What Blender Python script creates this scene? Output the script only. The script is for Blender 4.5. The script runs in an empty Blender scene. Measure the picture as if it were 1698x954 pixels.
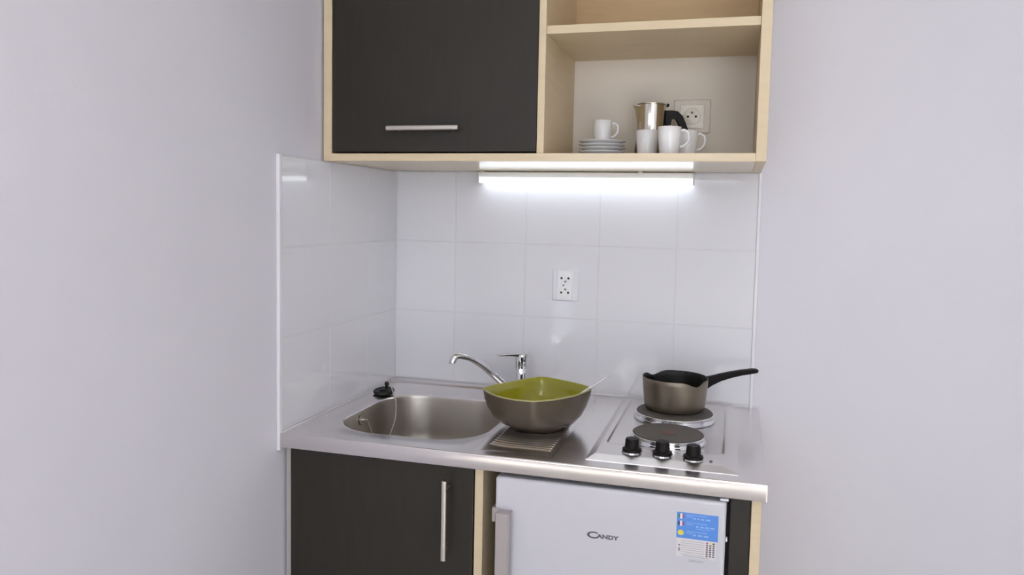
import bpy, bmesh, math, random
from mathutils import Vector, Matrix
random.seed(4)
S = bpy.context.scene
COL = S.collection
PI = math.pi

def lin(c):
    def f(v):
        v /= 255.0
        return v/12.92 if v <= 0.04045 else ((v+0.055)/1.055)**2.4
    return (f(c[0]), f(c[1]), f(c[2]), 1.0)

# ------------------------------------------------------------------ camera
FPX = 1289.92
cam = bpy.data.cameras.new('camera')
cam.sensor_fit = 'HORIZONTAL'; cam.sensor_width = 36.0
cam.lens = FPX/1698*36.0
cam.shift_x = (849-856.7146)/1698.0
cam.shift_y = (450.7139-477)/1698.0
cam.clip_start = 0.05; cam.clip_end = 60
co = bpy.data.objects.new('camera', cam); COL.objects.link(co)
Rt = Vector((0.96239845, 0.27087312, 0.02042016))
Up = Vector((-0.0397648, 0.06612058, 0.99701897))
Fw = Vector((-0.26871545, 0.96034151, -0.07440556))
m = Matrix((Rt, Up, -Fw)).transposed().to_4x4()
m.translation = Vector((0.9434215, -2.0703501, 1.388674))
co.matrix_world = m
S.camera = co

# ------------------------------------------------------------------ light
S.view_settings.view_transform = 'Standard'
S.view_settings.look = 'None'
S.view_settings.gamma = 1.0
S.view_settings.use_curve_mapping = False
S.view_settings.exposure = -0.29
w = bpy.data.worlds.new('sky'); S.world = w; w.use_nodes = True
bg = w.node_tree.nodes['Background']
bg.inputs[0].default_value = (0.80, 0.90, 1.0, 1); bg.inputs[1].default_value = 3.0

def area(name, loc, rot, sx, sy, energy, color):
    l = bpy.data.lights.new(name, 'AREA'); l.shape = 'RECTANGLE'
    l.size = sx; l.size_y = sy; l.energy = energy; l.color = color
    o = bpy.data.objects.new(name, l); COL.objects.link(o)
    o.location = loc; o.rotation_euler = rot
    return o
# fill light at the added high window and added glazed door, both unseen
area('high_window_fill', (0.25, -4.27, 1.99), (math.radians(80), 0, 0), 1.5, 0.7, 12, (0.92, 0.95, 1.0))
area('right_side_fill', (1.95, -4.27, 1.25), (PI/2, 0, 0), 1.3, 2.0, 21, (0.92, 0.95, 1.0))
# added overhead fill light, no lamp hangs here
area('overhead_fill_light', (1.2, -1.9, 2.44), (0, 0, 0), 0.9, 0.9, 8, (1.0, 0.93, 0.86))
# sun through the added high window, makes a bright patch on the floor
sl_ = bpy.data.lights.new('sun', 'SUN'); sl_.energy = 54.0; sl_.angle = math.radians(3); sl_.color = (1.0, 0.97, 0.92)
so_ = bpy.data.objects.new('sun', sl_); COL.objects.link(so_)
so_.rotation_euler = Vector((0.0, 1.0, -1.75)).to_track_quat('-Z', 'Y').to_euler()

# ------------------------------------------------------------------ materials
def mat(name, rgb, rough=0.5, metal=0.0, spec=0.5, coat=0.0, noise=None, bump=None, emit=None, ior=None, stretch=(1, 1, 1), aniso=0.0):
    """noise=(scale, amount, second rgb); bump=(scale, strength)"""
    M = bpy.data.materials.new(name); M.use_nodes = True
    nt = M.node_tree; b = nt.nodes['Principled BSDF']
    b.inputs['Base Color'].default_value = lin(rgb)
    b.inputs['Roughness'].default_value = rough
    b.inputs['Metallic'].default_value = metal
    b.inputs['Specular IOR Level'].default_value = spec
    b.inputs['Coat Weight'].default_value = coat
    b.inputs['Coat Roughness'].default_value = 0.08
    if aniso: b.inputs['Anisotropic'].default_value = aniso
    tc = nt.nodes.new('ShaderNodeTexCoord'); mp = nt.nodes.new('ShaderNodeMapping')
    nt.links.new(tc.outputs['Object'], mp.inputs['Vector'])
    mp.inputs['Scale'].default_value = stretch
    if noise:
        n = nt.nodes.new('ShaderNodeTexNoise'); n.inputs['Scale'].default_value = noise[0]
        n.inputs['Detail'].default_value = 5
        nt.links.new(mp.outputs[0], n.inputs['Vector'])
        mx = nt.nodes.new('ShaderNodeMix'); mx.data_type = 'RGBA'
        mx.inputs[6].default_value = lin(rgb); mx.inputs[7].default_value = lin(noise[2])
        mr = nt.nodes.new('ShaderNodeMapRange'); mr.inputs[1].default_value = 0.35; mr.inputs[2].default_value = 0.65
        mr.inputs[4].default_value = noise[1]
        nt.links.new(n.outputs[0], mr.inputs[0]); nt.links.new(mr.outputs[0], mx.inputs[0])
        nt.links.new(mx.outputs[2], b.inputs['Base Color'])
    if bump:
        n2 = nt.nodes.new('ShaderNodeTexNoise'); n2.inputs['Scale'].default_value = bump[0]
        nt.links.new(mp.outputs[0], n2.inputs['Vector'])
        bp = nt.nodes.new('ShaderNodeBump'); bp.inputs['Strength'].default_value = bump[1]
        bp.inputs['Distance'].default_value = 0.001
        nt.links.new(n2.outputs[0], bp.inputs['Height']); nt.links.new(bp.outputs[0], b.inputs['Normal'])
    if emit:
        b.inputs['Emission Color'].default_value = (emit[0], emit[1], emit[2], 1)
        b.inputs['Emission Strength'].default_value = emit[3]
    return M

M_plaster = mat('painted_plaster', (222, 220, 228), 0.85, noise=(3, 0.5, (219, 217, 225)), bump=(260, 0.15))
M_ceiling = mat('ceiling_paint', (236, 235, 233), 0.9)
M_floor = mat('pale_floor_tile', (206, 202, 196), 0.4, noise=(4, 0.6, (196, 191, 184)))
M_tile = mat('white_glazed_tile', (226, 226, 232), 0.05, spec=0.5)
M_grout = mat('pale_grout', (220, 219, 223), 0.8)
M_trim = mat('white_pvc_trim', (230, 229, 234), 0.35)
M_beech = mat('pale_beech_laminate', (216, 198, 166), 0.45, noise=(5, 0.45, (206, 187, 154)), stretch=(1.5, 1.5, 14))
M_beech_h = mat('pale_beech_laminate_long', (216, 198, 166), 0.45, noise=(5, 0.45, (206, 187, 154)), stretch=(1.5, 14, 14))
M_beech_low = mat('pale_beech_laminate_satin', (216, 198, 166), 0.2, noise=(5, 0.45, (206, 187, 154)), stretch=(1.5, 14, 14))
M_beech_back = mat('beech_back_board', (206, 178, 136), 0.55, noise=(6, 0.5, (196, 166, 124)), stretch=(2, 2, 10))
M_white_board = mat('white_back_board', (226, 218, 207), 0.7)
M_dark = mat('dark_wenge_laminate', (44, 40, 34), 0.45, spec=0.35, noise=(7, 0.6, (39, 35, 30)), bump=(60, 0.15), stretch=(12, 12, 1.2))
M_steel = mat('brushed_steel', (230, 226, 225), 0.22, 1.0, noise=(8, 0.5, (221, 217, 217)), bump=(30, 0.06), stretch=(1, 22, 22))
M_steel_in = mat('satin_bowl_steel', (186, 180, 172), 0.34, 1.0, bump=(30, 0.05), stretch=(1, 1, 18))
M_hob = mat('hob_steel', (224, 220, 219), 0.27, 1.0, bump=(40, 0.04), stretch=(1, 18, 18))
M_chrome = mat('chrome', (226, 228, 230), 0.06, 1.0)
M_alu = mat('satin_aluminium', (206, 200, 192), 0.35, 1.0)
M_iron = mat('cast_iron', (92, 87, 82), 0.6, noise=(60, 0.4, (82, 77, 73)))
M_red = mat('faded_red_mark', (112, 84, 76), 0.6)
M_blackp = mat('black_plastic', (20, 18, 16), 0.45, spec=0.2)
M_blackr = mat('black_rubber', (22, 25, 22), 0.45, spec=0.35)
M_brown = mat('brown_bowl_glaze', (86, 76, 62), 0.28, coat=0.2, noise=(20, 0.4, (78, 69, 57)))
M_green = mat('green_bowl_glaze', (158, 154, 30), 0.06, coat=0.5, noise=(6, 0.5, (146, 142, 30)))
M_green.node_tree.nodes['Principled BSDF'].inputs['Coat Roughness'].default_value = 0.02
M_rim = mat('bare_rim_glaze', (176, 168, 116), 0.3)
M_pan = mat('pan_metallic_brown', (128, 118, 104), 0.36, 0.75)
M_panin = mat('nonstick_black', (22, 21, 18), 0.45, spec=0.3)
M_white = mat('white_enamel', (200, 199, 207), 0.28, coat=0.2)
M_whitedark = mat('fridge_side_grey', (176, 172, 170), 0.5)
M_greyhandle = mat('silver_grey_handle', (176, 168, 168), 0.35, 0.3)
M_porc = mat('white_porcelain', (236, 236, 238), 0.12, coat=0.3)
M_moka = mat('polished_moka_steel', (214, 209, 197), 0.12, 1.0)
M_mokab = mat('moka_base_metal', (150, 130, 100), 0.25, 1.0)
M_socket = mat('white_socket_plastic', (238, 239, 242), 0.3)
M_tile_plate = mat('glossy_socket_plate', (229, 229, 235), 0.12)
M_socket2 = mat('cream_socket_plastic', (234, 226, 214), 0.3)
M_hole = mat('dark_hole', (28, 28, 30), 0.8)
M_greyp = mat('grey_pin', (130, 130, 132), 0.4)
M_lamp = mat('white_lamp_body', (225, 225, 225), 0.4)
M_tube = mat('lit_led_diffuser', (255, 255, 255), 0.4, emit=(0.88, 0.95, 1.0, 4.2))
M_logo = mat('logo_print', (92, 90, 98), 0.4)
M_blue = mat('sticker_blue', (84, 140, 220), 0.4)
M_paper = mat('sticker_paper', (214, 211, 214), 0.5)
M_print = mat('sticker_grey_print', (160, 158, 166), 0.5)
M_printd = mat('sticker_dark_print', (110, 100, 108), 0.5)
M_printw = mat('sticker_white_print', (160, 194, 238), 0.5)
M_fgreen = mat('flag_green', (60, 120, 90), 0.5)
M_fred = mat('flag_red', (150, 84, 130), 0.5)
M_fnavy = mat('flag_navy', (40, 50, 90), 0.5)
M_fyel = mat('flag_yellow', (222, 214, 90), 0.5)
M_fwhite = mat('flag_white', (232, 226, 232), 0.5)

# ------------------------------------------------------------------ helpers
def link(name, bm, mats, parent=None, smooth=False, angle=None, bevel=None, seg=2):
    me = bpy.data.meshes.new(name)
    bmesh.ops.recalc_face_normals(bm, faces=bm.faces[:])
    bm.to_mesh(me); bm.free()
    if not isinstance(mats, (list, tuple)): mats = [mats]
    for x in mats: me.materials.append(x)
    if smooth or angle:
        for p in me.polygons: p.use_smooth = True
    o = bpy.data.objects.new(name, me); COL.objects.link(o)
    if parent: o.parent = parent
    if bevel:
        md = o.modifiers.new('bevel', 'BEVEL'); md.width = bevel; md.segments = seg
        md.limit_method = 'ANGLE'; md.angle_limit = math.radians(40)
        if not smooth:
            for p in me.polygons: p.use_smooth = True
            angle = angle or 35
    if angle:
        try:
            me.set_sharp_from_angle(angle=math.radians(angle))
        except Exception:
            pass
    return o

def thing(name, label, cat, loc=(0, 0, 0), group=None):
    o = bpy.data.objects.new(name, None); COL.objects.link(o)
    o.empty_display_size = 0.05; o.location = loc
    o['label'] = label; o['category'] = cat
    if group: o['group'] = group
    return o

def struct(o): o['kind'] = 'structure'; return o

def box(bm, x0, x1, y0, y1, z0, z1, mi=0):
    v = [bm.verts.new(p) for p in ((x0, y0, z0), (x1, y0, z0), (x1, y1, z0), (x0, y1, z0), (x0, y0, z1), (x1, y0, z1), (x1, y1, z1), (x0, y1, z1))]
    for f in ((3, 2, 1, 0), (4, 5, 6, 7), (0, 1, 5, 4), (1, 2, 6, 5), (2, 3, 7, 6), (3, 0, 4, 7)):
        fc = bm.faces.new([v[i] for i in f]); fc.material_index = mi

def B(*a):
    bm = bmesh.new(); box(bm, *a); return bm

def rel(a, loc):   # world box -> box relative to a thing's base
    return (a[0]-loc[0], a[1]-loc[0], a[2]-loc[1], a[3]-loc[1], a[4]-loc[2], a[5]-loc[2])

def loft(bm, rings, close=True, cap0=True, cap1=True, mi=0):
    vs = [[bm.verts.new(p) for p in r] for r in rings]
    n = len(rings[0])
    for a, b in zip(vs, vs[1:]):
        for i in range(n if close else n-1):
            j = (i+1) % n
            f = bm.faces.new((a[i], a[j], b[j], b[i])); f.material_index = mi
    if cap0: bm.faces.new(vs[0][::-1]).material_index = mi
    if cap1: bm.faces.new(vs[-1]).material_index = mi
    return vs

def lathe(bm, prof, c=(0, 0, 0), n=48, mi=0, cap0=True, cap1=True):
    rings = [[(c[0]+r*math.cos(2*PI*i/n), c[1]+r*math.sin(2*PI*i/n), c[2]+z) for i in range(n)] for r, z in prof]
    return loft(bm, rings, True, cap0, cap1, mi)

def catmull(pts, n=8):
    P = [Vector(p) for p in pts]; P = [P[0]*2-P[1]] + P + [P[-1]*2-P[-2]]
    out = []
    for i in range(1, len(P)-2):
        for k in range(n):
            t = k/n
            out.append(0.5*((2*P[i])+(-P[i-1]+P[i+1])*t+(2*P[i-1]-5*P[i]+4*P[i+1]-P[i+2])*t*t+(-P[i-1]+3*P[i]-3*P[i+1]+P[i+2])*t**3))
    out.append(P[-2]); return out

def tube(bm, pts, rad, n=12, sub=8, flat=1.0, mi=0, updir=(0, 0, 1)):
    """rad: number or list (one per control point); flat scales along the up normal"""
    c = catmull(pts, sub) if sub > 1 else [Vector(p) for p in pts]
    m_ = len(c); rings = []
    rl = rad if isinstance(rad, (list, tuple)) else [rad]*len(pts)
    for i, p in enumerate(c):
        t = (c[min(i+1, m_-1)]-c[max(i-1, 0)]).normalized()
        s = t.cross(Vector(updir))
        if s.length < 1e-4: s = t.cross(Vector((1, 0, 0)))
        s.normalize(); u = s.cross(t).normalized()
        f = i/(m_-1)*(len(rl)-1); k = min(int(f), len(rl)-2); r = rl[k]*(1-(f-k))+rl[k+1]*(f-k)
        rings.append([p+s*(r*math.cos(2*PI*j/n))+u*(r*flat*math.sin(2*PI*j/n)) for j in range(n)])
    loft(bm, rings, mi=mi)

def rrect_r(th, hw, hh, r):
    """distance from the centre to a rounded rectangle in direction th"""
    c, s = abs(math.cos(th)), abs(math.sin(th))
    lo, hi = 0.0, hw+hh
    for _ in range(40):
        md = (lo+hi)/2; x, y = c*md, s*md
        ins = x <= hw and y <= hh
        if ins and x > hw-r and y > hh-r: ins = (x-(hw-r))**2+(y-(hh-r))**2 <= r*r
        if ins: lo = md
        else: hi = md
    return lo

def smooth(t): t = max(0.0, min(1.0, t)); return t*t*(3-2*t)

def grid(bm, xs, ys, h, mi=0):
    V = [[bm.verts.new((x, y, h(x, y))) for x in xs] for y in ys]
    for j in range(len(ys)-1):
        for i in range(len(xs)-1):
            bm.faces.new((V[j][i], V[j][i+1], V[j+1][i+1], V[j+1][i])).material_index = mi
    return V

def span(a, b, n): return [a+(b-a)*i/n for i in range(n+1)]

# ------------------------------------------------------------------ the room
struct(link('floor', B(-2.0, 3.0, -4.4, 0.3, -0.1, 0.0), M_floor))
struct(link('ceiling', B(-2.0, 3.0, -4.4, 0.3, 2.5, 2.6), M_ceiling))
wb = struct(link('wall_back', B(-0.12, 3.0, 0.006, 0.15, 0, 2.5), M_plaster))
wl = struct(link('wall_left', B(-0.12, -0.006, -1.9, 0.006, 0, 2.5), M_plaster))
bm = bmesh.new(); box(bm, -2.0, -0.12, -1.9, -1.78, 0, 2.5)
struct(link('wall_side', bm, M_plaster))
struct(link('wall_outer', B(-2.12, -2.0, -4.4, -1.78, 0, 2.5), M_plaster))
struct(link('wall_right', B(2.9, 3.0, -4.4, 0.006, 0, 2.5), M_plaster))
def rear_wall():
    bm = bmesh.new()
    def b(x0, x1, z0, z1): box(bm, x0, x1, -4.35, -4.2, z0, z1)
    b(-2.0, -0.5, 0, 2.5); b(-0.5, -0.34, 0, 0.34); b(-0.5, -0.34, 0.98, 1.6); b(-0.34, 1.0, 0, 1.6); b(-0.5, 1.0, 2.38, 2.5)  # narrow low gap added so the tiles mirror a bright patch
    b(1.0, 1.3, 0, 2.5); b(1.3, 2.6, 0, 0.15); b(1.3, 2.6, 2.25, 2.5); b(2.6, 2.9, 0, 2.5)
    return bm
struct(link('wall_rear', rear_wall(), M_plaster))
def win(name, x0, x1, z0, z1, n):
    bm = bmesh.new(); t = 0.05
    box(bm, x0, x1, -4.25, -4.2, z0, z0+t); box(bm, x0, x1, -4.25, -4.2, z1-t, z1)
    for i in range(n+1):
        c = x0+(x1-x0)*i/n; a = min(max(c-t/2, x0), x1-t)
        box(bm, a, a+t, -4.25, -4.2, z0+t, z1-t)
    struct(link(name, bm, M_trim))
win('added_window_1', -0.5, 1.0, 1.6, 2.38, 2)  # added, unseen: set high to light the floor without showing in the tiles
win('added_window_2', 1.3, 2.6, 0.15, 2.25, 2)  # added, unseen: glazed door for side fill from the right

# tiling: each tile a bevelled, slightly tilted slab on a grout bed
def tiles(name, us, vs, place, parent):
    bm = bmesh.new(); g = 0.0009; bev = 0.0012
    for i in range(len(us)-1):
        for j in range(len(vs)-1):
            u0, u1, v0, v1 = us[i]+g, us[i+1]-g, vs[j]+g, vs[j+1]-g
            du = random.uniform(-1, 1)*0.0011; dv = random.uniform(-1, 1)*0.0011
            uc, vc = (u0+u1)/2, (v0+v1)/2
            def P(u, v, d): return place(u, v, d+du*(u-uc)+dv*(v-vc))
            o_ = [bm.verts.new(P(u, v, -0.0016)) for u, v in ((u0, v0), (u1, v0), (u1, v1), (u0, v1))]
            t_ = [bm.verts.new(P(u, v, -0.0002)) for u, v in ((u0+bev, v0+bev), (u1-bev, v0+bev), (u1-bev, v1-bev), (u0+bev, v1-bev))]
            bm.faces.new(t_)
            for k in range(4):
                l = (k+1) % 4; bm.faces.new((o_[k], o_[l], t_[l], t_[k]))
    a = place(us[0], vs[0], -0.0058); b = place(us[-1], vs[-1], -0.0009)
    box(bm, min(a[0], b[0]), max(a[0], b[0]), min(a[1], b[1]), max(a[1], b[1]), min(a[2], b[2]), max(a[2], b[2]), 1)
    return struct(link(name, bm, [M_tile, M_grout], parent))
zs = [0.868, 0.9060, 1.1055, 1.3052, 1.5035]
tiles('wall_tiling', [0.0, 0.1831, 0.3876, 0.5921, 0.7967, 0.9955], zs, lambda u, v, d: (u, -d, v), wb)
tiles('wall_tiling', [-0.590, -0.380, -0.176, 0.0], zs, lambda u, v, d: (d, u, v), wl)
struct(link('tile_edge_trim', B(-0.006, 0.0025, -0.601, -0.590, 0.86, 1.506), M_trim, wl, bevel=0.0015))
struct(link('tile_edge_trim', B(0.9955, 1.004, -0.0025, 0.006, 0.86, 1.5035), M_trim, wb, bevel=0.0015))

struct(link('corner_seal', B(-0.006, 0.0014, -0.0014, 0.006, 0.9, 1.5033), M_grout, wb))

# ------------------------------------------------------------------ worktop with pressed sink and drainer
W = 1.019; H = 0.9
wt = thing('sink_worktop', 'brushed stainless steel worktop with pressed sink and ribbed drainer', 'worktop', (0.5, -0.3, 0.868))
OX, OY, OZ = 0.5, -0.3, 0.868
def off(bm):
    bmesh.ops.translate(bm, verts=bm.verts[:], vec=(-OX, -OY, -OZ)); return bm
bm = bmesh.new()
XS = 0.444; SC = (0.247, -0.335); SHW, SHH, SR = 0.178, 0.187, 0.115
X0 = 0.0015; YF = -0.597
ths = sorted([2*PI*i/120 for i in range(120)] + [math.atan2(y-SC[1], x-SC[0]) % (2*PI) for x in (X0, XS) for y in (YF, -0.002)])
def ring(o, z): return [(SC[0]+rrect_r(t, SHW+o, SHH+o, SR+o)*math.cos(t), SC[1]+rrect_r(t, SHW+o, SHH+o, SR+o)*math.sin(t), z) for t in ths]
def rectring():
    out = []
    for t in ths:
        c, s = math.cos(t), math.sin(t); d = 9
        if c > 1e-6: d = min(d, (XS-SC[0])/c)
        if c < -1e-6: d = min(d, (X0-SC[0])/c)
        if s > 1e-6: d = min(d, (-0.002-SC[1])/s)
        if s < -1e-6: d = min(d, (YF-SC[1])/s)
        out.append((SC[0]+c*d, SC[1]+s*d, H))
    return out
def clampring(o, z):
    rr = rectring(); out = []
    for a, b in zip(ring(o, z), rr):
        da = (a[0]-SC[0])**2+(a[1]-SC[1])**2; db = (b[0]-SC[0])**2+(b[1]-SC[1])**2
        out.append(a if da < db*0.985 else (SC[0]+(b[0]-SC[0])*0.9925, SC[1]+(b[1]-SC[1])*0.9925, z))
    return out
loft(bm, [rectring(), clampring(0.021, H), clampring(0.016, H-0.0022), ring(0.006, H-0.0024), ring(0.002, H-0.0035), ring(0.0, H-0.0065)], cap0=False, cap1=False)
DX0, DX1, DY0, DY1 = 0.449, 0.606, -0.578, -0.05
def hd(x, y):
    d = min(smooth((x-DX0+0.004)/0.05), smooth((DX1-x)/0.005), smooth((y-DY0)/0.035), smooth((DY1-y)/0.02))
    z = H - 0.0032*d
    if DY0 < y < DY1: z -= 0.0015*math.exp(-((x-0.6015)/0.0026)**2)
    ex = smooth((x-0.460)/0.006)*smooth((0.594-x)/0.006)*smooth((y+0.527)/0.006)*smooth((-0.10-y)/0.006)
    z += ex*0.0030*(0.5+0.5*math.cos((y+0.52)/0.0150*2*PI))
    return z
grid(bm, span(XS, 0.62, 70), span(YF, -0.002, 320), hd)
grid(bm, [0.62, W-0.002], [YF, -0.002], lambda x, y: H)
# folded front edge and right end
pf = [(-0.597, 0.9), (-0.5988, 0.8994), (-0.5998, 0.898), (-0.6, 0.896), (-0.6, 0.870), (-0.5992, 0.868), (-0.586, 0.868)]
V = [[bm.verts.new((x, y, z)) for y, z in pf] for x in (X0, W-0.002)]
for i in range(len(pf)-1): bm.faces.new((V[0][i], V[0][i+1], V[1][i+1], V[1][i]))
box(bm, W-0.002, W, -0.599, -0.002, 0.868, 0.8995)
box(bm, X0, X0+0.001, -0.599, -0.002, 0.868, 0.8995)
link('steel_sheet', off(bm), M_steel, wt, angle=30)
# raised rear ledge
bm = bmesh.new()
pr_ = [(-0.040, 0.9), (-0.037, 0.9025), (-0.034, 0.9050), (-0.030, 0.9058), (-0.006, 0.9058), (-0.0025, 0.9050)]
V = [[bm.verts.new((x, y, z)) for y, z in pr_] for x in (X0, 0.57)]
for i in range(len(pr_)-1): bm.faces.new((V[0][i], V[0][i+1], V[1][i+1], V[1][i]))
bm.faces.new(V[1]+[bm.verts.new((0.57, -0.0025, 0.9))])
link('rear_ledge', off(bm), M_steel, wt, angle=50)
# sink bowl
bm = bmesh.new()
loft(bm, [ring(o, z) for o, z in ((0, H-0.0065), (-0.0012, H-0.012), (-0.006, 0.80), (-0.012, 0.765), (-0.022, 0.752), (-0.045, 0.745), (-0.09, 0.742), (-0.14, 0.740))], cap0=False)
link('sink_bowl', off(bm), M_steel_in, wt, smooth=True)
bm = bmesh.new(); lathe(bm, [(0.006, 0.0), (0.04, 0.0), (0.04, 0.003), (0.03, 0.003), (0.026, 0.0), (0.006, 0.0)], (0.247, -0.335, 0.7405), 32)
link('drain_strainer', off(bm), M_chrome, wt, smooth=True)
# overflow fitting on the left wall of the bowl
bm = bmesh.new()
for (r, a, b) in ((0.012, 0.0, 0.002), (0.004, 0.002, 0.010)):
    rings = [[(0.0725+d, -0.352+rr*math.cos(2*PI*i/20), 0.872+rr*math.sin(2*PI*i/20)) for i in range(20)] for d, rr in ((a, r), (b, r), (b, r*0.6))]
    loft(bm, rings)
link('overflow_fitting', off(bm), M_alu, wt, angle=40)
bm = bmesh.new(); tube(bm, [(0.004, -0.597, 0.9), (0.004, -0.3, 0.9), (0.004, -0.006, 0.9)], 0.0020, 8, 2)
link('silicone_seal', off(bm), M_grout, wt, smooth=True)

# plug on its chain
pl = thing('sink_plug', 'black rubber sink plug with bead chain lying behind the sink bowl', 'plug', (0.052, -0.19, 0.9))
bm = bmesh.new()
lathe(bm, [(0.010, 0.001), (0.0245, 0.001), (0.0275, 0.004), (0.0280, 0.008), (0.0262, 0.0105), (0.0215, 0.0110), (0.0200, 0.0090), (0.0120, 0.0090), (0.0100, 0.0125), (0.004, 0.013)], n=36)
o = link('stopper', bm, M_blackr, pl, smooth=True); o.rotation_euler = (math.radians(7), 0, 0); o.location = (0.004, 0, 0.002)
bm = bmesh.new(); lathe(bm, [(0.004, 0.012), (0.004, 0.022), (0.0058, 0.026), (0.0058, 0.031), (0.002, 0.034)], n=16)
o = link('knob', bm, M_blackr, pl, smooth=True); o.location = (0.010, 0.004, 0)
bm = bmesh.new()
pts = [(0.060, -0.186, 0.932), (0.070, -0.190, 0.936), (0.085, -0.205, 0.922), (0.1015, -0.2225, 0.903), (0.110, -0.2320, 0.890), (0.112, -0.240, 0.850), (0.104, -0.262, 0.800), (0.112, -0.29, 0.758), (0.118, -0.31, 0.765), (0.104, -0.325, 0.800), (0.096, -0.345, 0.845), (0.088, -0.352, 0.873), (0.0835, -0.352, 0.874)]
c = catmull(pts, 10)
tube(bm, [(p.x-0.052, p.y+0.19, p.z-0.9) for p in c], 0.0013, 6, 1)
L = 0
for a, b in zip(c, c[1:]):
    L += (b-a).length
    if L > 0.0042:
        L = 0; bmesh.ops.create_icosphere(bm, subdivisions=1, radius=0.0022, matrix=Matrix.Translation(b-Vector((0.052, -0.19, 0.9))))
link('bead_chain', bm, M_alu, pl, smooth=True)

# ------------------------------------------------------------------ mixer tap
tp = thing('mixer_tap', 'chrome single lever mixer tap standing behind the bowl, spout swung left over the sink', 'tap', (0.402, -0.068, 0.9058))
def T(p): return (p[0]-0.402, p[1]+0.068, p[2]-0.9058)
bm = bmesh.new()
lathe(bm, [(0.024, -0.005), (0.024, 0.004), (0.0185, 0.008), (0.0175, 0.020), (0.0175, 0.068), (0.0165, 0.070)], n=40)
link('tap_body', bm, M_chrome, tp, angle=40)
bm = bmesh.new(); lathe(bm, [(0.0165, 0.068), (0.0188, 0.0695), (0.0188, 0.0745), (0.0165, 0.076)], n=40)
link('collar_ring', bm, M_chrome, tp, angle=40)
bm = bmesh.new()
lathe(bm, [(0.0172, 0.0755), (0.0176, 0.080), (0.0180, 0.100), (0.0172, 0.106), (0.010, 0.109), (0.002, 0.1095)], n=40)
secs = []
for t, hw_, z0_, z1_ in ((-0.012, 0.014, 0.0985, 0.1085), (0.010, 0.0145, 0.100, 0.1085), (0.03, 0.011, 0.1015, 0.1075), (0.05, 0.009, 0.1015, 0.1060), (0.066, 0.0085, 0.1010, 0.1045), (0.072, 0.006, 0.1008, 0.1038)):
    d = Vector((-0.91, -0.42, 0)); s_ = Vector((0.42, -0.91, 0)); cpt = d*t
    secs.append([tuple(cpt+s_*a+Vector((0, 0, z))) for a, z in ((-hw_, z0_), (hw_, z0_), (hw_, z1_), (-hw_, z1_))])
loft(bm, secs)
link('lever_handle', bm, M_chrome, tp, angle=35, bevel=0.001)
bm = bmesh.new()
sp = [(0.398, -0.070, 0.922), (0.380, -0.080, 0.9225), (0.358, -0.098, 0.9375), (0.336, -0.120, 0.9640), (0.313, -0.143, 0.9900), (0.291, -0.166, 1.0090), (0.272, -0.186, 1.0170), (0.259, -0.198, 1.0150), (0.2545, -0.2025, 1.0040), (0.2540, -0.2030, 0.9990)]
tube(bm, [T(p) for p in sp], [0.0115, 0.0115, 0.0105, 0.0098, 0.0092, 0.0088, 0.0088, 0.0092, 0.0098, 0.0098], 20, 8)
link('spout', bm, M_chrome, tp, smooth=True)

# ------------------------------------------------------------------ hob
HX0, HX1, HY0, HY1 = 0.672, 0.967, -0.560, -0.012
hb = thing('electric_hob', 'stainless steel two plate electric hob set into the right end of the worktop', 'hob', (0.82, -0.286, 0.9))
def hofs(bm): bmesh.ops.translate(bm, verts=bm.verts[:], vec=(-0.82, 0.286, -0.9)); return bm
def hh(x, y):
    d = min(x-HX0, HX1-x, y-HY0, HY1-y)
    def ramp(t): t = max(0.0, t); return t if t < 0.85 else 0.85+0.1*(1-math.exp(-(t-0.85)*10))*1.5 if t < 1.6 else 1.0
    z = 0.9009 + 0.0064*min(1.0, ramp((x-HX0)/0.014), ramp((HX1-x)/0.026), ramp((y-HY0)/0.030), ramp((HY1-y)/0.014))
    dx = min(x-0.697, 0.939-x); dy = min(y+0.462, -0.026-y)
    z -= 0.0036*smooth(dx/0.003)*smooth(dy/0.02) if dx > 0 and dy > 0 else 0
    return z
bm = bmesh.new()
grid(bm, span(HX0, HX1, 110), span(HY0, HY1, 200), hh)
box(bm, HX0, HX1, HY0, HY1, 0.9001, 0.9009)
link('hob_plate', hofs(bm), M_hob, hb, angle=40)
def hotplate(cx_, cy_, r, zt):
    bm = bmesh.new()
    lathe(bm, [(r*0.86, 0.903), (r*1.07, 0.9046), (r*1.08, 0.9065), (r*1.03, 0.910), (r*1.02, zt-0.006), (r*1.035, zt-0.0035), (r*1.03, zt-0.0018), (r*1.0, zt-0.0018), (r*0.97, zt-0.006)], (cx_, cy_, 0), 72, cap0=False, cap1=False)
    o1 = link('chrome_ring', hofs(bm), M_chrome, hb, smooth=True)
    bm = bmesh.new()
    lathe(bm, [(r*0.99, zt-0.008), (r*0.99, zt-0.0012), (r*0.975, zt), (r*0.30, zt), (r*0.28, zt-0.0008), (r*0.01, zt-0.0008)], (cx_, cy_, 0), 72)
    o2 = link('hot_plate', hofs(bm), M_iron, hb, angle=40)
    return o2
hp = hotplate(0.8195, -0.381, 0.0757, 0.9215)
bm = bmesh.new(); lathe(bm, [(0.0155, 0.9209), (0.0155, 0.9213), (0.001, 0.9213)], (0.8195, -0.381, 0), 30)
o = link('red_mark', hofs(bm), M_red, hp)
hotplate(0.819, -0.186, 0.0905, 0.9225)
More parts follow.
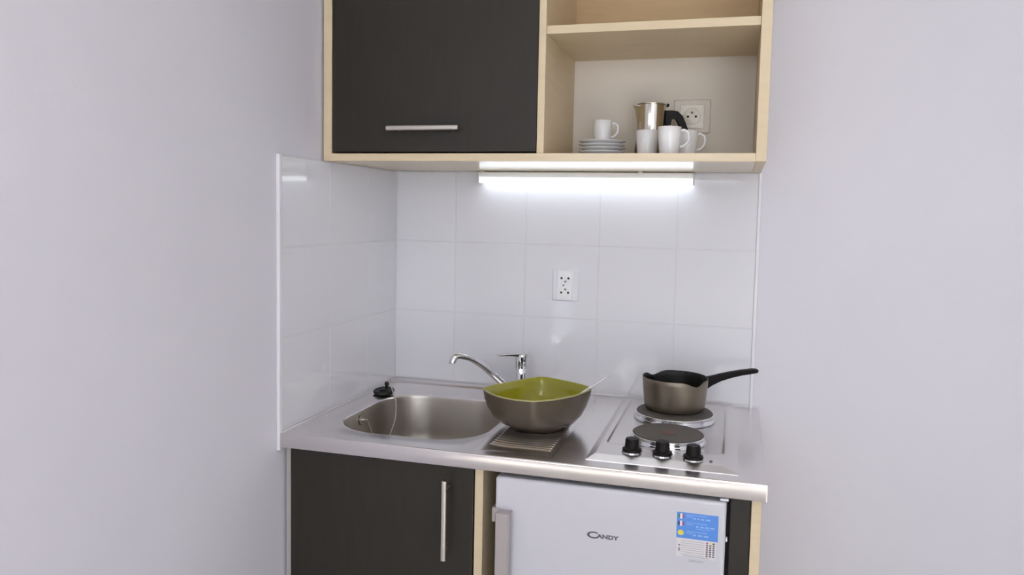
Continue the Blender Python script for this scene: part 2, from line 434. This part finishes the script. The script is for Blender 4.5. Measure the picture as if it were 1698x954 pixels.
for kx, ky in ((0.757, -0.499), (0.8185, -0.500), (0.880, -0.506)):
    bm = bmesh.new()
    lathe(bm, [(0.0195, 0.9072), (0.0200, 0.911), (0.0195, 0.914), (0.0165, 0.9155), (0.0150, 0.9165), (0.0138, 0.9325), (0.0128, 0.9348), (0.002, 0.9355)], (kx, ky, 0), 32)
    box(bm, kx-0.002, kx+0.002, ky-0.0175, ky, 0.9155, 0.9352)
    kb = link('control_knob', hofs(bm), M_blackp, hb, angle=40)
    bm = bmesh.new(); lathe(bm, [(0.0180, 0.9070), (0.0215, 0.9072), (0.0215, 0.9090), (0.0180, 0.9095)], (kx, ky, 0), 32, cap0=False, cap1=False)
    link('chrome_base', hofs(bm), M_chrome, kb, angle=40)
bm = bmesh.new(); lathe(bm, [(0.003, 0.907), (0.003, 0.9085), (0.002, 0.9095), (0.0005, 0.9098)], (0.915, -0.515, 0), 14)
link('indicator_lamp', hofs(bm), M_iron, hb, smooth=True)

# ------------------------------------------------------------------ milk pan
PC = (0.8165, -0.166, 0.9226)
pn = thing('milk_pan', 'brown metallic milk pan with black inside and two pouring lips, on the rear hot plate', 'saucepan', PC)
LIP = (math.radians(136), math.radians(-48))
def lipf(t):
    v = 0
    for a in LIP:
        d = abs((t-a+PI) % (2*PI)-PI); v = max(v, math.exp(-(d/0.25)**2))
    return v
def pring(r, z, lipz=0, n=96):
    out = []
    for i in range(n):
        t = 2*PI*i/n; l = lipf(t)
        rr = r*(1+0.035*l*(1 if lipz else 0))
        out.append((rr*math.cos(t), rr*math.sin(t), z-l*lipz))
    return out
bm = bmesh.new()
loft(bm, [pring(0.060, 0.0), pring(0.0665, 0.001), pring(0.0705, 0.005), pring(0.0735, 0.016), pring(0.0765, 0.050, 0.001), pring(0.0780, 0.068, 0.006), pring(0.0786, 0.0785, 0.0105), pring(0.0780, 0.0792, 0.0105)], cap1=False)
link('pan_body', bm, M_pan, pn, smooth=True)
bm = bmesh.new()
loft(bm, [pring(0.0781, 0.0790, 0.0105), pring(0.0765, 0.0775, 0.0105), pring(0.0755, 0.066, 0.006), pring(0.0735, 0.048, 0.001), pring(0.0700, 0.014), pring(0.066, 0.0045), pring(0.058, 0.003)], cap0=False)
link('pan_lining', bm, M_panin, pn, smooth=True)
ha = math.radians(29); hdv = Vector((math.cos(ha), math.sin(ha), 0)); hs = Vector((-hdv.y, hdv.x, 0))
bm = bmesh.new(); rings = []
for t, z, hw_, hv in ((0.0755, 0.0600, 0.010, 0.0165), (0.083, 0.0610, 0.010, 0.0160), (0.098, 0.0665, 0.0095, 0.0125), (0.120, 0.0735, 0.0098, 0.0098), (0.148, 0.0795, 0.0105, 0.0082), (0.176, 0.0838, 0.0112, 0.0072), (0.205, 0.0866, 0.0110, 0.0066), (0.217, 0.0870, 0.0095, 0.0058), (0.2215, 0.0868, 0.005, 0.0038)):
    rings.append([tuple(hdv*t+hs*(hw_*math.copysign(abs(math.cos(a))**0.75, math.cos(a)))+Vector((0, 0, z+hv*math.copysign(abs(math.sin(a))**0.75, math.sin(a))))) for a in [2*PI*i/20 for i in range(20)]])
loft(bm, rings)
link('pan_handle', bm, M_blackp, pn, smooth=True)

# ------------------------------------------------------------------ serving bowl
BC = (0.520, -0.357, 0.9008)
bw = thing('serving_bowl', 'rounded square bowl, brown outside and olive green inside, on the ribbed drainer', 'bowl', BC)
BV = (math.cos(math.radians(21)), math.sin(math.radians(21)))      # directions of the four rim corners
BU = (math.cos(math.radians(100)), math.sin(math.radians(100)))
def bring(r, z, p, n=96, cz=0.0):
    out = []; q = max(0.0, min(1.0, (2.0-p)/0.5))                      # q=0: round foot, q=1: cornered rim
    vx = (BV[0]*q+(1-q), BV[1]*q); ux = (BU[0]*q, BU[1]*q+(1-q))
    for i in range(n):
        t = 2*PI*i/n
        c_, s_ = abs(math.cos(t)), abs(math.sin(t))
        k = r/((c_**p+s_**p)**(1/p)); a, b = k*math.cos(t), k*math.sin(t)
        out.append((a*vx[0]+b*ux[0], a*vx[1]+b*ux[1], z+cz*abs(math.cos(2*t))**3))
    return out
bm = bmesh.new()
loft(bm, [bring(0.050, 0.004, 2.0), bring(0.052, 0.0, 2.0), bring(0.060, 0.0, 2.0), bring(0.066, 0.006, 1.95), bring(0.088, 0.014, 1.80), bring(0.105, 0.029, 1.62), bring(0.1155, 0.048, 1.50), bring(0.1225, 0.068, 1.42), bring(0.1260, 0.084, 1.37, cz=0.002)], cap1=False)
link('bowl_outside', bm, M_brown, bw, smooth=True)
bm = bmesh.new()
loft(bm, [bring(0.1255, 0.0835, 1.37, cz=0.002), bring(0.1268, 0.0860, 1.37, cz=0.002), bring(0.1255, 0.0872, 1.37, cz=0.002), bring(0.1238, 0.0866, 1.37, cz=0.002)], cap0=False, cap1=False)
link('bowl_rim', bm, M_rim, bw, smooth=True)
bm = bmesh.new()
loft(bm, [bring(0.1242, 0.0868, 1.37, cz=0.002), bring(0.1225, 0.0855, 1.37, cz=0.002), bring(0.1175, 0.066, 1.42), bring(0.110, 0.048, 1.50), bring(0.098, 0.031, 1.70), bring(0.080, 0.018, 1.88), bring(0.05, 0.010, 2.0), bring(0.02, 0.008, 2.0)], cap0=False)
link('bowl_glaze', bm, M_green, bw, smooth=True)

# spoon resting in the bowl
sn = thing('spoon', 'steel spoon leaning over the right corner of the green and brown bowl', 'spoon', (0.60, -0.35, 0.95))
def SP(p): return (p[0]-0.60, p[1]+0.35, p[2]-0.95)
bm = bmesh.new()
a_ = Vector((0.560, -0.366, 0.941)); b_ = Vector((0.672, -0.290, 1.0165))
dr = (b_-a_).normalized()
pts = [SP(a_+dr*t+Vector((0, 0, z))) for t, z in ((0.0, 0.0), (0.03, 0.002), (0.07, 0.001), (0.11, 0.001), (0.145, 0.0015), (0.157, 0.001))]
tube(bm, pts, [0.0035, 0.0030, 0.0032, 0.0045, 0.0062, 0.0035], 12, 6, flat=0.32)
link('spoon_handle', bm, M_chrome, sn, smooth=True)
bm = bmesh.new()
rings = []
ax = -dr; sd = ax.cross(Vector((0, 0, 1))).normalized(); nn = sd.cross(ax).normalized()
for k in range(9):
    t = k/8; wd = 0.019*math.sin(PI*(0.06+0.88*t))**0.7; dp = 0.006*math.sin(PI*t)
    cpt = a_+ax*(0.052*t-0.004)
    rings.append([SP(cpt+sd*(wd*u)-nn*(dp*(1-u*u))) for u in span(-1, 1, 8)] + [SP(cpt+sd*(wd*u)-nn*(dp*(1-u*u)+0.001)) for u in span(1, -1, 8)])
loft(bm, rings)
link('spoon_bowl', bm, M_chrome, sn, smooth=True)

# ------------------------------------------------------------------ wall cabinet
CZ = 1.5035; CT = 2.25; CD = -0.413; CR = 0.998
UO = (0.5, -0.2, CZ)
uc = thing('wall_cabinet', 'pale beech wall cabinet with dark left door and open shelves on the right', 'cabinet', UO)
def UB(name, a, m_, parent=uc, bev=0.0008): return link(name, B(*rel(a, UO)), m_, parent, bevel=bev)
UB('side_panel', (0.0005, 0.0215, CD, -0.001, CZ, CT), M_beech)
UB('side_panel', (0.977, CR, CD, -0.001, CZ, CT), M_beech)
UB('bottom_panel', (0.0217, 0.9768, CD, -0.001, CZ, 1.5210), M_beech_low)
UB('top_panel', (0.0217, 0.9768, CD, -0.001, CT-0.018, CT), M_beech_h)
UB('divider_panel', (0.5185, 0.5345, CD+0.001, -0.1005, 1.5212, CT-0.0182), M_beech)
UB('shelf', (0.5347, 0.9768, CD+0.006, -0.1005, 1.7765, 1.7945), M_beech_h)
UB('white_back_panel', (0.0217, 0.9768, -0.1, -0.092, 1.5212, 1.786), M_white_board)['label'] = 'white back panel'
UB('beech_back_panel', (0.0217, 0.9768, -0.1, -0.092, 1.7862, CT-0.0182), M_beech_back)['label'] = 'beech back panel'
dd = UB('door', (0.0245, 0.5175, CD-0.001, CD+0.017, 1.5245, 2.20), M_dark, bev=0.0012)
dd['label'] = 'dark wenge door'
def bar_handle(name, p0, p1, up, parent, O, out=-0.028, w_=0.0055, posts=(0.12, 0.88)):
    bm = bmesh.new(); p0 = Vector(p0); p1 = Vector(p1); d = (p1-p0)
    n_ = Vector((0, -1, 0)); s_ = d.normalized().cross(n_)
    rings = []
    for t, k in ((0, 0.8), (0.004, 1), (0.996, 1), (1, 0.8)):
        c_ = p0+d*t
        rings.append([tuple(c_+s_*(w_*k*math.copysign(abs(math.cos(a))**0.6, math.cos(a)))+n_*(0.0045*k*math.copysign(abs(math.sin(a))**0.6, math.sin(a)))-Vector(O)) for a in [2*PI*i/20 for i in range(20)]])
    loft(bm, rings)
    for t in posts:
        c_ = p0+d*t-Vector(O)
        rr = [[tuple(c_+Vector((0.004*math.cos(a), y, 0.004*math.sin(a)))) for a in [2*PI*i/12 for i in range(12)]] for y in (0.0, -out)]
        loft(bm, rr)
    o = link(name, bm, M_alu, parent, angle=40); o['label'] = 'satin metal bar handle'; return o
bar_handle('door_handle', (0.1755, -0.442, 1.5755), (0.3475, -0.442, 1.5755), None, dd, UO)

# under-cabinet lamp
lp = thing('under_cabinet_lamp', 'lit white LED strip lamp fixed under the wall cabinet against the tiles', 'lamp', (0.55, -0.04, 1.4835))
LO = (0.55, -0.04, 1.4835)
link('lamp_housing', B(*rel((0.265, 0.834, -0.040, -0.006, 1.4845, 1.5005), LO)), M_lamp, lp, bevel=0.002)
bm = bmesh.new()
rings = [[(x-LO[0], -0.026+0.019*math.cos(a)*1.0-LO[1], 1.4800+0.0085*math.sin(a)*1.0-LO[2]) for a in [2*PI*i/20 for i in range(20)]] for x in (0.2665, 0.8325)]
loft(bm, rings); link('lamp_diffuser', bm, M_tube, lp, angle=40)
for x in (0.262, 0.834): link('end_cap', B(*rel((x, x+0.003, -0.046, -0.006, 1.4705, 1.5005), LO)), M_lamp, lp, bevel=0.001)
for x in (0.268, 0.695): link('mounting_clip', B(*rel((x, x+0.012, -0.047, -0.012, 1.4985, 1.5033), LO)), M_alu, lp, bevel=0.0008)

# ------------------------------------------------------------------ cups, saucers, moka pot
FZ = 1.5212
def cup_parts(root, s=1.0, ang=0.0):
    r = 0.0253*s; h = 0.0625*s
    bm = bmesh.new()
    lathe(bm, [(r*0.55, 0.0), (r*0.74, 0.0), (r*0.80, h*0.06), (r*0.88, h*0.25), (r*0.96, h*0.6), (r, h), (r*0.975, h*1.004), (r*0.94, h*0.98), (r*0.90, h*0.6), (r*0.8, h*0.25), (r*0.6, h*0.1), (r*0.1, h*0.08)], n=40)
    a = link('cup_body', bm, M_porc, root, smooth=True)
    bm = bmesh.new()
    pts = [(r*0.93, 0, h*0.86), (r*1.20, 0, h*0.90), (r*1.58, 0, h*0.80), (r*1.62, 0, h*0.55), (r*1.25, 0, h*0.36), (r*0.88, 0, h*0.32)]
    tube(bm, pts, 0.0030*s, 10, 6, updir=(0, 1, 0))
    b = link('cup_handle', bm, M_porc, root, smooth=True)
    root.rotation_euler = (0, 0, ang)
    return root
c1 = thing('coffee_cup', 'small white coffee cup standing alone on top of the saucer stack', 'cup', (0.6265, -0.2, FZ+0.0375), 'white coffee cups on the open shelf')
cup_parts(c1, 0.90, math.radians(14))
def dup(root, loc, ang, label, s=None):
    r = root.copy(); COL.objects.link(r); r.location = loc; r.rotation_euler = (0, 0, ang); r['label'] = label
    if s: r.scale = (s, s, s)
    for ch in list(root.children):
        c_ = ch.copy(); COL.objects.link(c_); c_.parent = r
    return r
k = 1/0.90
dup(c1, (0.7405, -0.262, FZ), math.radians(110), 'white cup with hidden handle, in front of the metal moka pot', k)
dup(c1, (0.7965, -0.330, FZ), math.radians(8), 'foremost white cup, between the two other cups standing on the shelf', k)
dup(c1, (0.8280, -0.248, FZ), math.radians(14), 'rightmost white cup, partly behind the front cup, below the socket in the shelf', k)
sl = ['lowest white saucer of the stack, resting on the shelf', 'white saucer second from the bottom of the stack', 'middle white saucer of the stack of five', 'white saucer second from the top of the stack', 'topmost white saucer of the stack, directly under the cup']
s0 = None
for i in range(5):
    z = FZ+0.0082*i
    if i == 0:
        s0 = thing('saucer', sl[0], 'saucer', (0.6265, -0.2, z), 'white saucers stacked on the open shelf')
        bm = bmesh.new()
        lathe(bm, [(0.020, 0.0), (0.0275, 0.0), (0.029, 0.0018), (0.042, 0.0055), (0.0555, 0.0105), (0.0562, 0.0120), (0.0545, 0.0122), (0.042, 0.0078), (0.029, 0.0044), (0.004, 0.0040)], n=48)
        link('dish', bm, M_porc, s0, smooth=True)
    else:
        dup(s0, (0.6265, -0.2, z), 0, sl[i])

mk = thing('moka_pot', 'polished metal stovetop moka pot with black handle, behind the white cups on the shelf', 'coffee pot', (0.740, -0.185, FZ))
bm = bmesh.new()
lathe(bm, [(0.030, 0.0), (0.0395, 0.0), (0.0400, 0.004), (0.036, 0.036), (0.0335, 0.050), (0.0345, 0.052), (0.0345, 0.056), (0.032, 0.057)], n=48)
link('water_chamber', bm, M_mokab, mk, angle=50)
bm = bmesh.new()
lathe(bm, [(0.0315, 0.0555), (0.0325, 0.060), (0.0335, 0.090), (0.0345, 0.126), (0.0352, 0.1295)], n=48)
link('pot_body', bm, M_moka, mk, smooth=False, angle=60)
bm = bmesh.new()
rings = []
sx = Vector((-0.88, -0.47, 0)); sy = Vector((0.47, -0.88, 0))
for z, e, w2 in ((0.062, 0.0335, 0.003), (0.095, 0.0365, 0.005), (0.115, 0.0400, 0.0075), (0.124, 0.0435, 0.0095), (0.1285, 0.0470, 0.0100)):
    rings.append([tuple(sx*0.028+sy*w2*1.6+Vector((0, 0, z))), tuple(sx*e+sy*w2*0.25+Vector((0, 0, z))), tuple(sx*e-sy*w2*0.25+Vector((0, 0, z))), tuple(sx*0.028-sy*w2*1.6+Vector((0, 0, z)))])
loft(bm, rings); link('spout', bm, M_moka, mk, angle=50)
bm = bmesh.new(); lathe(bm, [(0.0355, 0.1292), (0.0368, 0.1300), (0.0365, 0.1318), (0.030, 0.1345), (0.012, 0.1370), (0.007, 0.1375), (0.002, 0.1376)], n=48)
link('lid', bm, M_moka, mk, angle=50)
bm = bmesh.new()
hx = Vector((0.962, 0.271, 0))
def hv_(u, z): return hx*u+Vector((0, 0, z))
out_ = [(0.0335, 0.1180), (0.050, 0.1185), (0.062, 0.1165), (0.0735, 0.1060), (0.082, 0.0880), (0.0885, 0.0700), (0.0900, 0.0600)]
in_ = [(0.0335, 0.0820), (0.0460, 0.0850), (0.0480, 0.0985), (0.0570, 0.1000), (0.0655, 0.0850), (0.0735, 0.0680), (0.0760, 0.0590)]
nrm = Vector((-0.271, 0.962, 0))
V = []
for sgn in (-1, 1):
    V.append(([bm.verts.new(hv_(*p)+nrm*0.0075*sgn) for p in out_], [bm.verts.new(hv_(*p)+nrm*0.0075*sgn) for p in in_]))
for o_, i_ in V:
    for q in range(len(out_)-1): bm.faces.new((o_[q], o_[q+1], i_[q+1], i_[q]))
for q in range(len(out_)-1):
    bm.faces.new((V[0][0][q], V[0][0][q+1], V[1][0][q+1], V[1][0][q]))
    bm.faces.new((V[0][1][q], V[0][1][q+1], V[1][1][q+1], V[1][1][q]))
bm.faces.new((V[0][0][0], V[1][0][0], V[1][1][0], V[0][1][0])); bm.faces.new((V[0][0][-1], V[1][0][-1], V[1][1][-1], V[0][1][-1]))
link('pot_handle', bm, M_blackp, mk, angle=50, bevel=0.0025)['label'] = 'black plastic handle'
bm = bmesh.new(); 
for z, r in ((0.131, 0.0045),): bmesh.ops.create_icosphere(bm, subdivisions=2, radius=r, matrix=Matrix.Translation(hx*0.038+Vector((0, 0, z))))
link('lid_hinge', bm, M_blackp, mk, smooth=True)

# ------------------------------------------------------------------ sockets
def disc(bm, x, y, z, r, d, mi=0, n=24):
    rings = [[(x+r_*math.cos(2*PI*i/n), yy, z+r_*math.sin(2*PI*i/n)) for i in range(n)] for r_, yy in ((r, y), (r, y-d*0.7), (r*0.93, y-d))]
    loft(bm, rings, mi=mi)
def cyl_hole(bm, x, y, z, r, mi=0): disc(bm, x, y, z, r, 0.0006, mi, 14)
so = thing('double_wall_socket', 'white double wall socket on the tiles above the brown and green bowl', 'socket', (0.5035, 0.0, 1.197))
link('cover_plate', B(-0.036, 0.036, -0.0055, -0.0002, -0.043, 0.043), M_tile_plate, so, bevel=0.003)
bm = bmesh.new()
for dz in (0.0195, -0.0195): disc(bm, 0, -0.0093, dz, 0.0185, 0.0015)
box(bm, -0.0205, 0.0205, -0.0095, -0.0056, -0.0395, 0.0395)
link('socket_insert', bm, M_socket, so, angle=30)
for dz in (0.0195, -0.0195):
    for dx in (-0.0095, 0.0095):
        bm = bmesh.new(); cyl_hole(bm, dx, -0.0107, dz, 0.0030); link('pin_hole', bm, M_hole, so)
for dz, pz in ((0.0195, -0.009), (-0.0195, 0.009)):
    bm = bmesh.new(); disc(bm, 0.002, -0.0106, dz+pz, 0.0026, 0.006, 0, 12); link('earth_pin', bm, M_greyp, so, smooth=True)
bm = bmesh.new(); disc(bm, -0.004, -0.0095, 0.0, 0.0028, 0.001, 0, 12); link('cover_screw', bm, M_greyp, so)
s2 = thing('single_wall_socket', 'cream single wall socket inside the open shelf, right of the moka pot', 'socket', (0.830, -0.1, 1.634))
link('cover_plate', B(-0.0435, 0.0435, -0.006, -0.0002, -0.0405, 0.0405), M_white_board, s2, bevel=0.002)
bm = bmesh.new(); box(bm, -0.0285, 0.0285, -0.0085, -0.006, -0.0285, 0.0285); link('insert_frame', bm, M_socket2, s2, bevel=0.001)
bm = bmesh.new(); disc(bm, 0, -0.0084, 0.0, 0.0205, 0.0022, 0, 32); link('socket_face', bm, M_socket2, s2, angle=30)
for dx in (-0.0095, 0.0095):
    bm = bmesh.new(); cyl_hole(bm, dx, -0.0104, -0.001, 0.0029); link('pin_hole', bm, M_hole, s2)
bm = bmesh.new(); disc(bm, 0, -0.0102, 0.0085, 0.0026, 0.006, 0, 12); link('earth_pin', bm, M_greyp, s2, smooth=True)

# ------------------------------------------------------------------ base cabinet
KO = (0.24, -0.3, 0.0)
bc = thing('base_cabinet', 'base cabinet under the sink with one dark door and a pale beech side', 'cabinet', KO)
def KB(name, a, m_, parent=bc, bev=0.0008): return link(name, B(*rel(a, KO)), m_, parent, bevel=bev)
KB('filler_strip', (0.001, 0.0155, -0.574, -0.55, 0.02, 0.867), M_whitedark)['label'] = 'filler strip at the wall, greyed like the shaded side wall'  # shade of the side wall put into the strip's grey
KB('side_panel', (0.016, 0.032, -0.560, -0.02, 0.1, 0.73), M_beech)
KB('side_panel', (0.4455, 0.4635, -0.578, -0.02, 0.0, 0.867), M_beech)
KB('bottom_panel', (0.0325, 0.445, -0.560, -0.02, 0.1, 0.118), M_beech_h)
KB('plinth', (0.0325, 0.445, -0.53, -0.512, 0.0, 0.0998), M_dark)
bd = KB('door', (0.0165, 0.4435, -0.581, -0.563, 0.1, 0.864), M_dark, bev=0.0012)
bd['label'] = 'dark wenge door'
bar_handle('door_handle', (0.3905, -0.611, 0.672), (0.3905, -0.611, 0.8405), None, bd, KO)

# right end support
EO = (0.98, -0.3, 0.0)
ep = thing('end_panel', 'narrow pale beech end panel with a dark front strip, right of the fridge', 'panel', EO)
link('beech_panel', B(*rel((0.993, 1.011, -0.580, -0.01, 0.0, 0.867), EO)), M_beech, ep, bevel=0.0008)
link('dark_front_strip', B(*rel((0.955, 0.9925, -0.572, -0.554, 0.0, 0.867), EO)), M_dark, ep, bevel=0.001)

# ------------------------------------------------------------------ fridge
FO = (0.72, -0.3, 0.0)
fr = thing('small_fridge', 'small white fridge under the hob end of the worktop, vertical grey handle at the left', 'fridge', FO)
link('fridge_body', B(*rel((0.502, 0.943, -0.552, -0.04, 0.02, 0.852), FO)), M_whitedark, fr, bevel=0.004)
bm = B(*rel((0.4965, 0.9480, -0.600, -0.556, 0.05, 0.858), FO))
fd = link('fridge_door', bm, M_white, fr, bevel=0.006, seg=4)
for sx_ in (0.52, 0.92):
    for sy_ in (-0.5, -0.1):
        bm = bmesh.new(); lathe(bm, [(0.014, 0.0), (0.014, 0.019), (0.012, 0.0205)], (sx_-FO[0], sy_-FO[1], 0), 16); link('foot', bm, M_blackp, fr)
bm = bmesh.new()
prof = [(0.5045, -0.6010), (0.5045, -0.6225), (0.5065, -0.6255), (0.5300, -0.6265), (0.5335, -0.6240), (0.5340, -0.6120), (0.5310, -0.6090), (0.5310, -0.6225), (0.5080, -0.6215), (0.5080, -0.6010)]
loft(bm, [[(x-FO[0], y-FO[1], z) for x, y in prof] for z in (0.40, 0.7900)])
box(bm, *rel((0.5046, 0.5335, -0.6255, -0.6010, 0.790, 0.7925), FO))
gh = link('grip_handle', bm, M_greyhandle, fd, angle=35); gh['label'] = 'silver grey grip handle'
bm = bmesh.new(); box(bm, *rel((0.4905, 0.5075, -0.6030, -0.572, 0.764, 0.7945), FO)); link('handle_bracket', bm, M_greyhandle, fd, bevel=0.002)
bm = bmesh.new(); box(bm, *rel((0.9355, 0.9515, -0.594, -0.560, 0.8585, 0.8635), FO)); link('door_hinge', bm, M_trim, fd, bevel=0.0015)
bm = bmesh.new(); box(bm, *rel((0.9480, 0.9515, -0.597, -0.588, 0.782, 0.790), FO)); link('door_bumper', bm, M_trim, fd, bevel=0.0015)

def textmesh(bm, txt, size, x, z, y, sx=1.0, ext=0.0003, mi=0, shear=0.0, off=0.0):
    cu = bpy.data.curves.new('t', 'FONT'); cu.body = txt; cu.size = size; cu.extrude = ext; cu.shear = shear; cu.offset = off
    cu.resolution_u = 3
    ob = bpy.data.objects.new('t', cu); COL.objects.link(ob)
    bpy.context.view_layer.update()
    me = bpy.data.meshes.new_from_object(ob.evaluated_get(bpy.context.evaluated_depsgraph_get()))
    n0 = len(bm.verts); f0 = len(bm.faces)
    bm.from_mesh(me); bm.verts.ensure_lookup_table(); bm.faces.ensure_lookup_table()
    mxx = 0
    for v in bm.verts[n0:]:
        a, b, c_ = v.co; mxx = max(mxx, a*sx)
        v.co = (x+a*sx, y-c_, z+b)
    for f in bm.faces[f0:]: f.material_index = mi
    COL.objects.unlink(ob); bpy.data.objects.remove(ob); bpy.data.meshes.remove(me)
    return mxx
YD = -0.6002-FO[1]
bm = bmesh.new()
w1 = textmesh(bm, 'C', 0.0185, 0.6855-FO[0], 0.7575, YD, 1.75, off=0.0005)
textmesh(bm, 'ANDY', 0.0112, 0.6855+w1-0.0015-FO[0], 0.7590, YD, 1.32, off=0.0005)
link('brand_lettering', bm, M_logo, fd)['label'] = 'grey raised lettering CANDY'
# sticker
bm = bmesh.new()
def R_(u0, u1, v0, v1, mi, d=0.0): box(bm, 0.8580+u0-FO[0], 0.8580+u1-FO[0], YD-0.0003-d, YD-d+0.0001, 0.8310-v1, 0.8310-v0, mi)
R_(0, 0.0765, 0, 0.0500, 0)
R_(0.001, 0.0735, 0.0500, 0.0860, 1)
def flag(u, v, cols):
    n = 20; r = 0.0062
    for q, mi in enumerate(cols):
        a, b = -r+2*r*q/len(cols), -r+2*r*(q+1)/len(cols)
        pts = [(x, math.sqrt(max(r*r-x*x, 0))*0.85) for x in span(a, b, 6)]
        ring_ = [(x, h_) for x, h_ in pts]+[(x, -h_) for x, h_ in reversed(pts) if h_ > 1e-6]
        ring_ = [p for i_, p in enumerate(ring_) if i_ == 0 or (abs(p[0]-ring_[i_-1][0])+abs(p[1]-ring_[i_-1][1])) > 1e-7]
        vs = [bm.verts.new((0.8580+u+x-FO[0], YD-0.0006, 0.8310-v+z)) for x, z in ring_]
        bm.faces.new(vs).material_index = mi
flag(0.0080, 0.0075, (4, 8, 5)); flag(0.0080, 0.0215, (6, 8, 5)); flag(0.0080, 0.0395, (7,))
for v0 in (0.0035, 0.0185, 0.0355):
    R_(0.018, 0.056, v0, v0+0.0008, 3, 0.0003)
    R_(0.018, 0.030, v0+0.0035, v0+0.0043, 3, 0.0003)
for v0, gr in ((0.0085, ((0.031, 0.0355), (0.0375, 0.042), (0.044, 0.051), (0.0535, 0.062))), (0.0235, ((0.036, 0.041), (0.044, 0.0505), (0.0525, 0.0605), (0.0625, 0.0705))), (0.0405, ((0.031, 0.037), (0.040, 0.048), (0.0505, 0.0595)))):
    for a, b in gr:
        n = max(2, int((b-a)/0.0023))
        for q in range(n): R_(a+(b-a)*q/n, a+(b-a)*(q+0.72)/n, v0, v0+0.0030, 3, 0.0003)
R_(0.036, 0.062, 0.0290, 0.0296, 3, 0.0003)
for q in range(7): R_(0.009, 0.052, 0.0545+q*0.0043, 0.0552+q*0.0043, 2, 0.0003)
for v0 in (0.0625, 0.0690, 0.0725): R_(0.0045, 0.0075, v0, v0+0.0028, 9, 0.0003)
for c_ in range(3):
    for q in range(7): R_(0.0555+c_*0.006, 0.0592+c_*0.006, 0.0530+q*0.0042, 0.0558+q*0.0042, (5, 7, 6)[c_] if q == 0 else 9, 0.0003)
R_(0.012, 0.062, 0.0835, 0.0845, 2, 0.0003)
textmesh(bm, 'CANDY', 0.0062, 0.8580+0.024-FO[0], 0.8310-0.0945, YD, 1.3, mi=2)
st = link('service_sticker', bm, [M_blue, M_paper, M_print, M_printw, M_fgreen, M_fred, M_fnavy, M_fyel, M_fwhite, M_printd], fd)
st['label'] = 'blue and white service sticker'
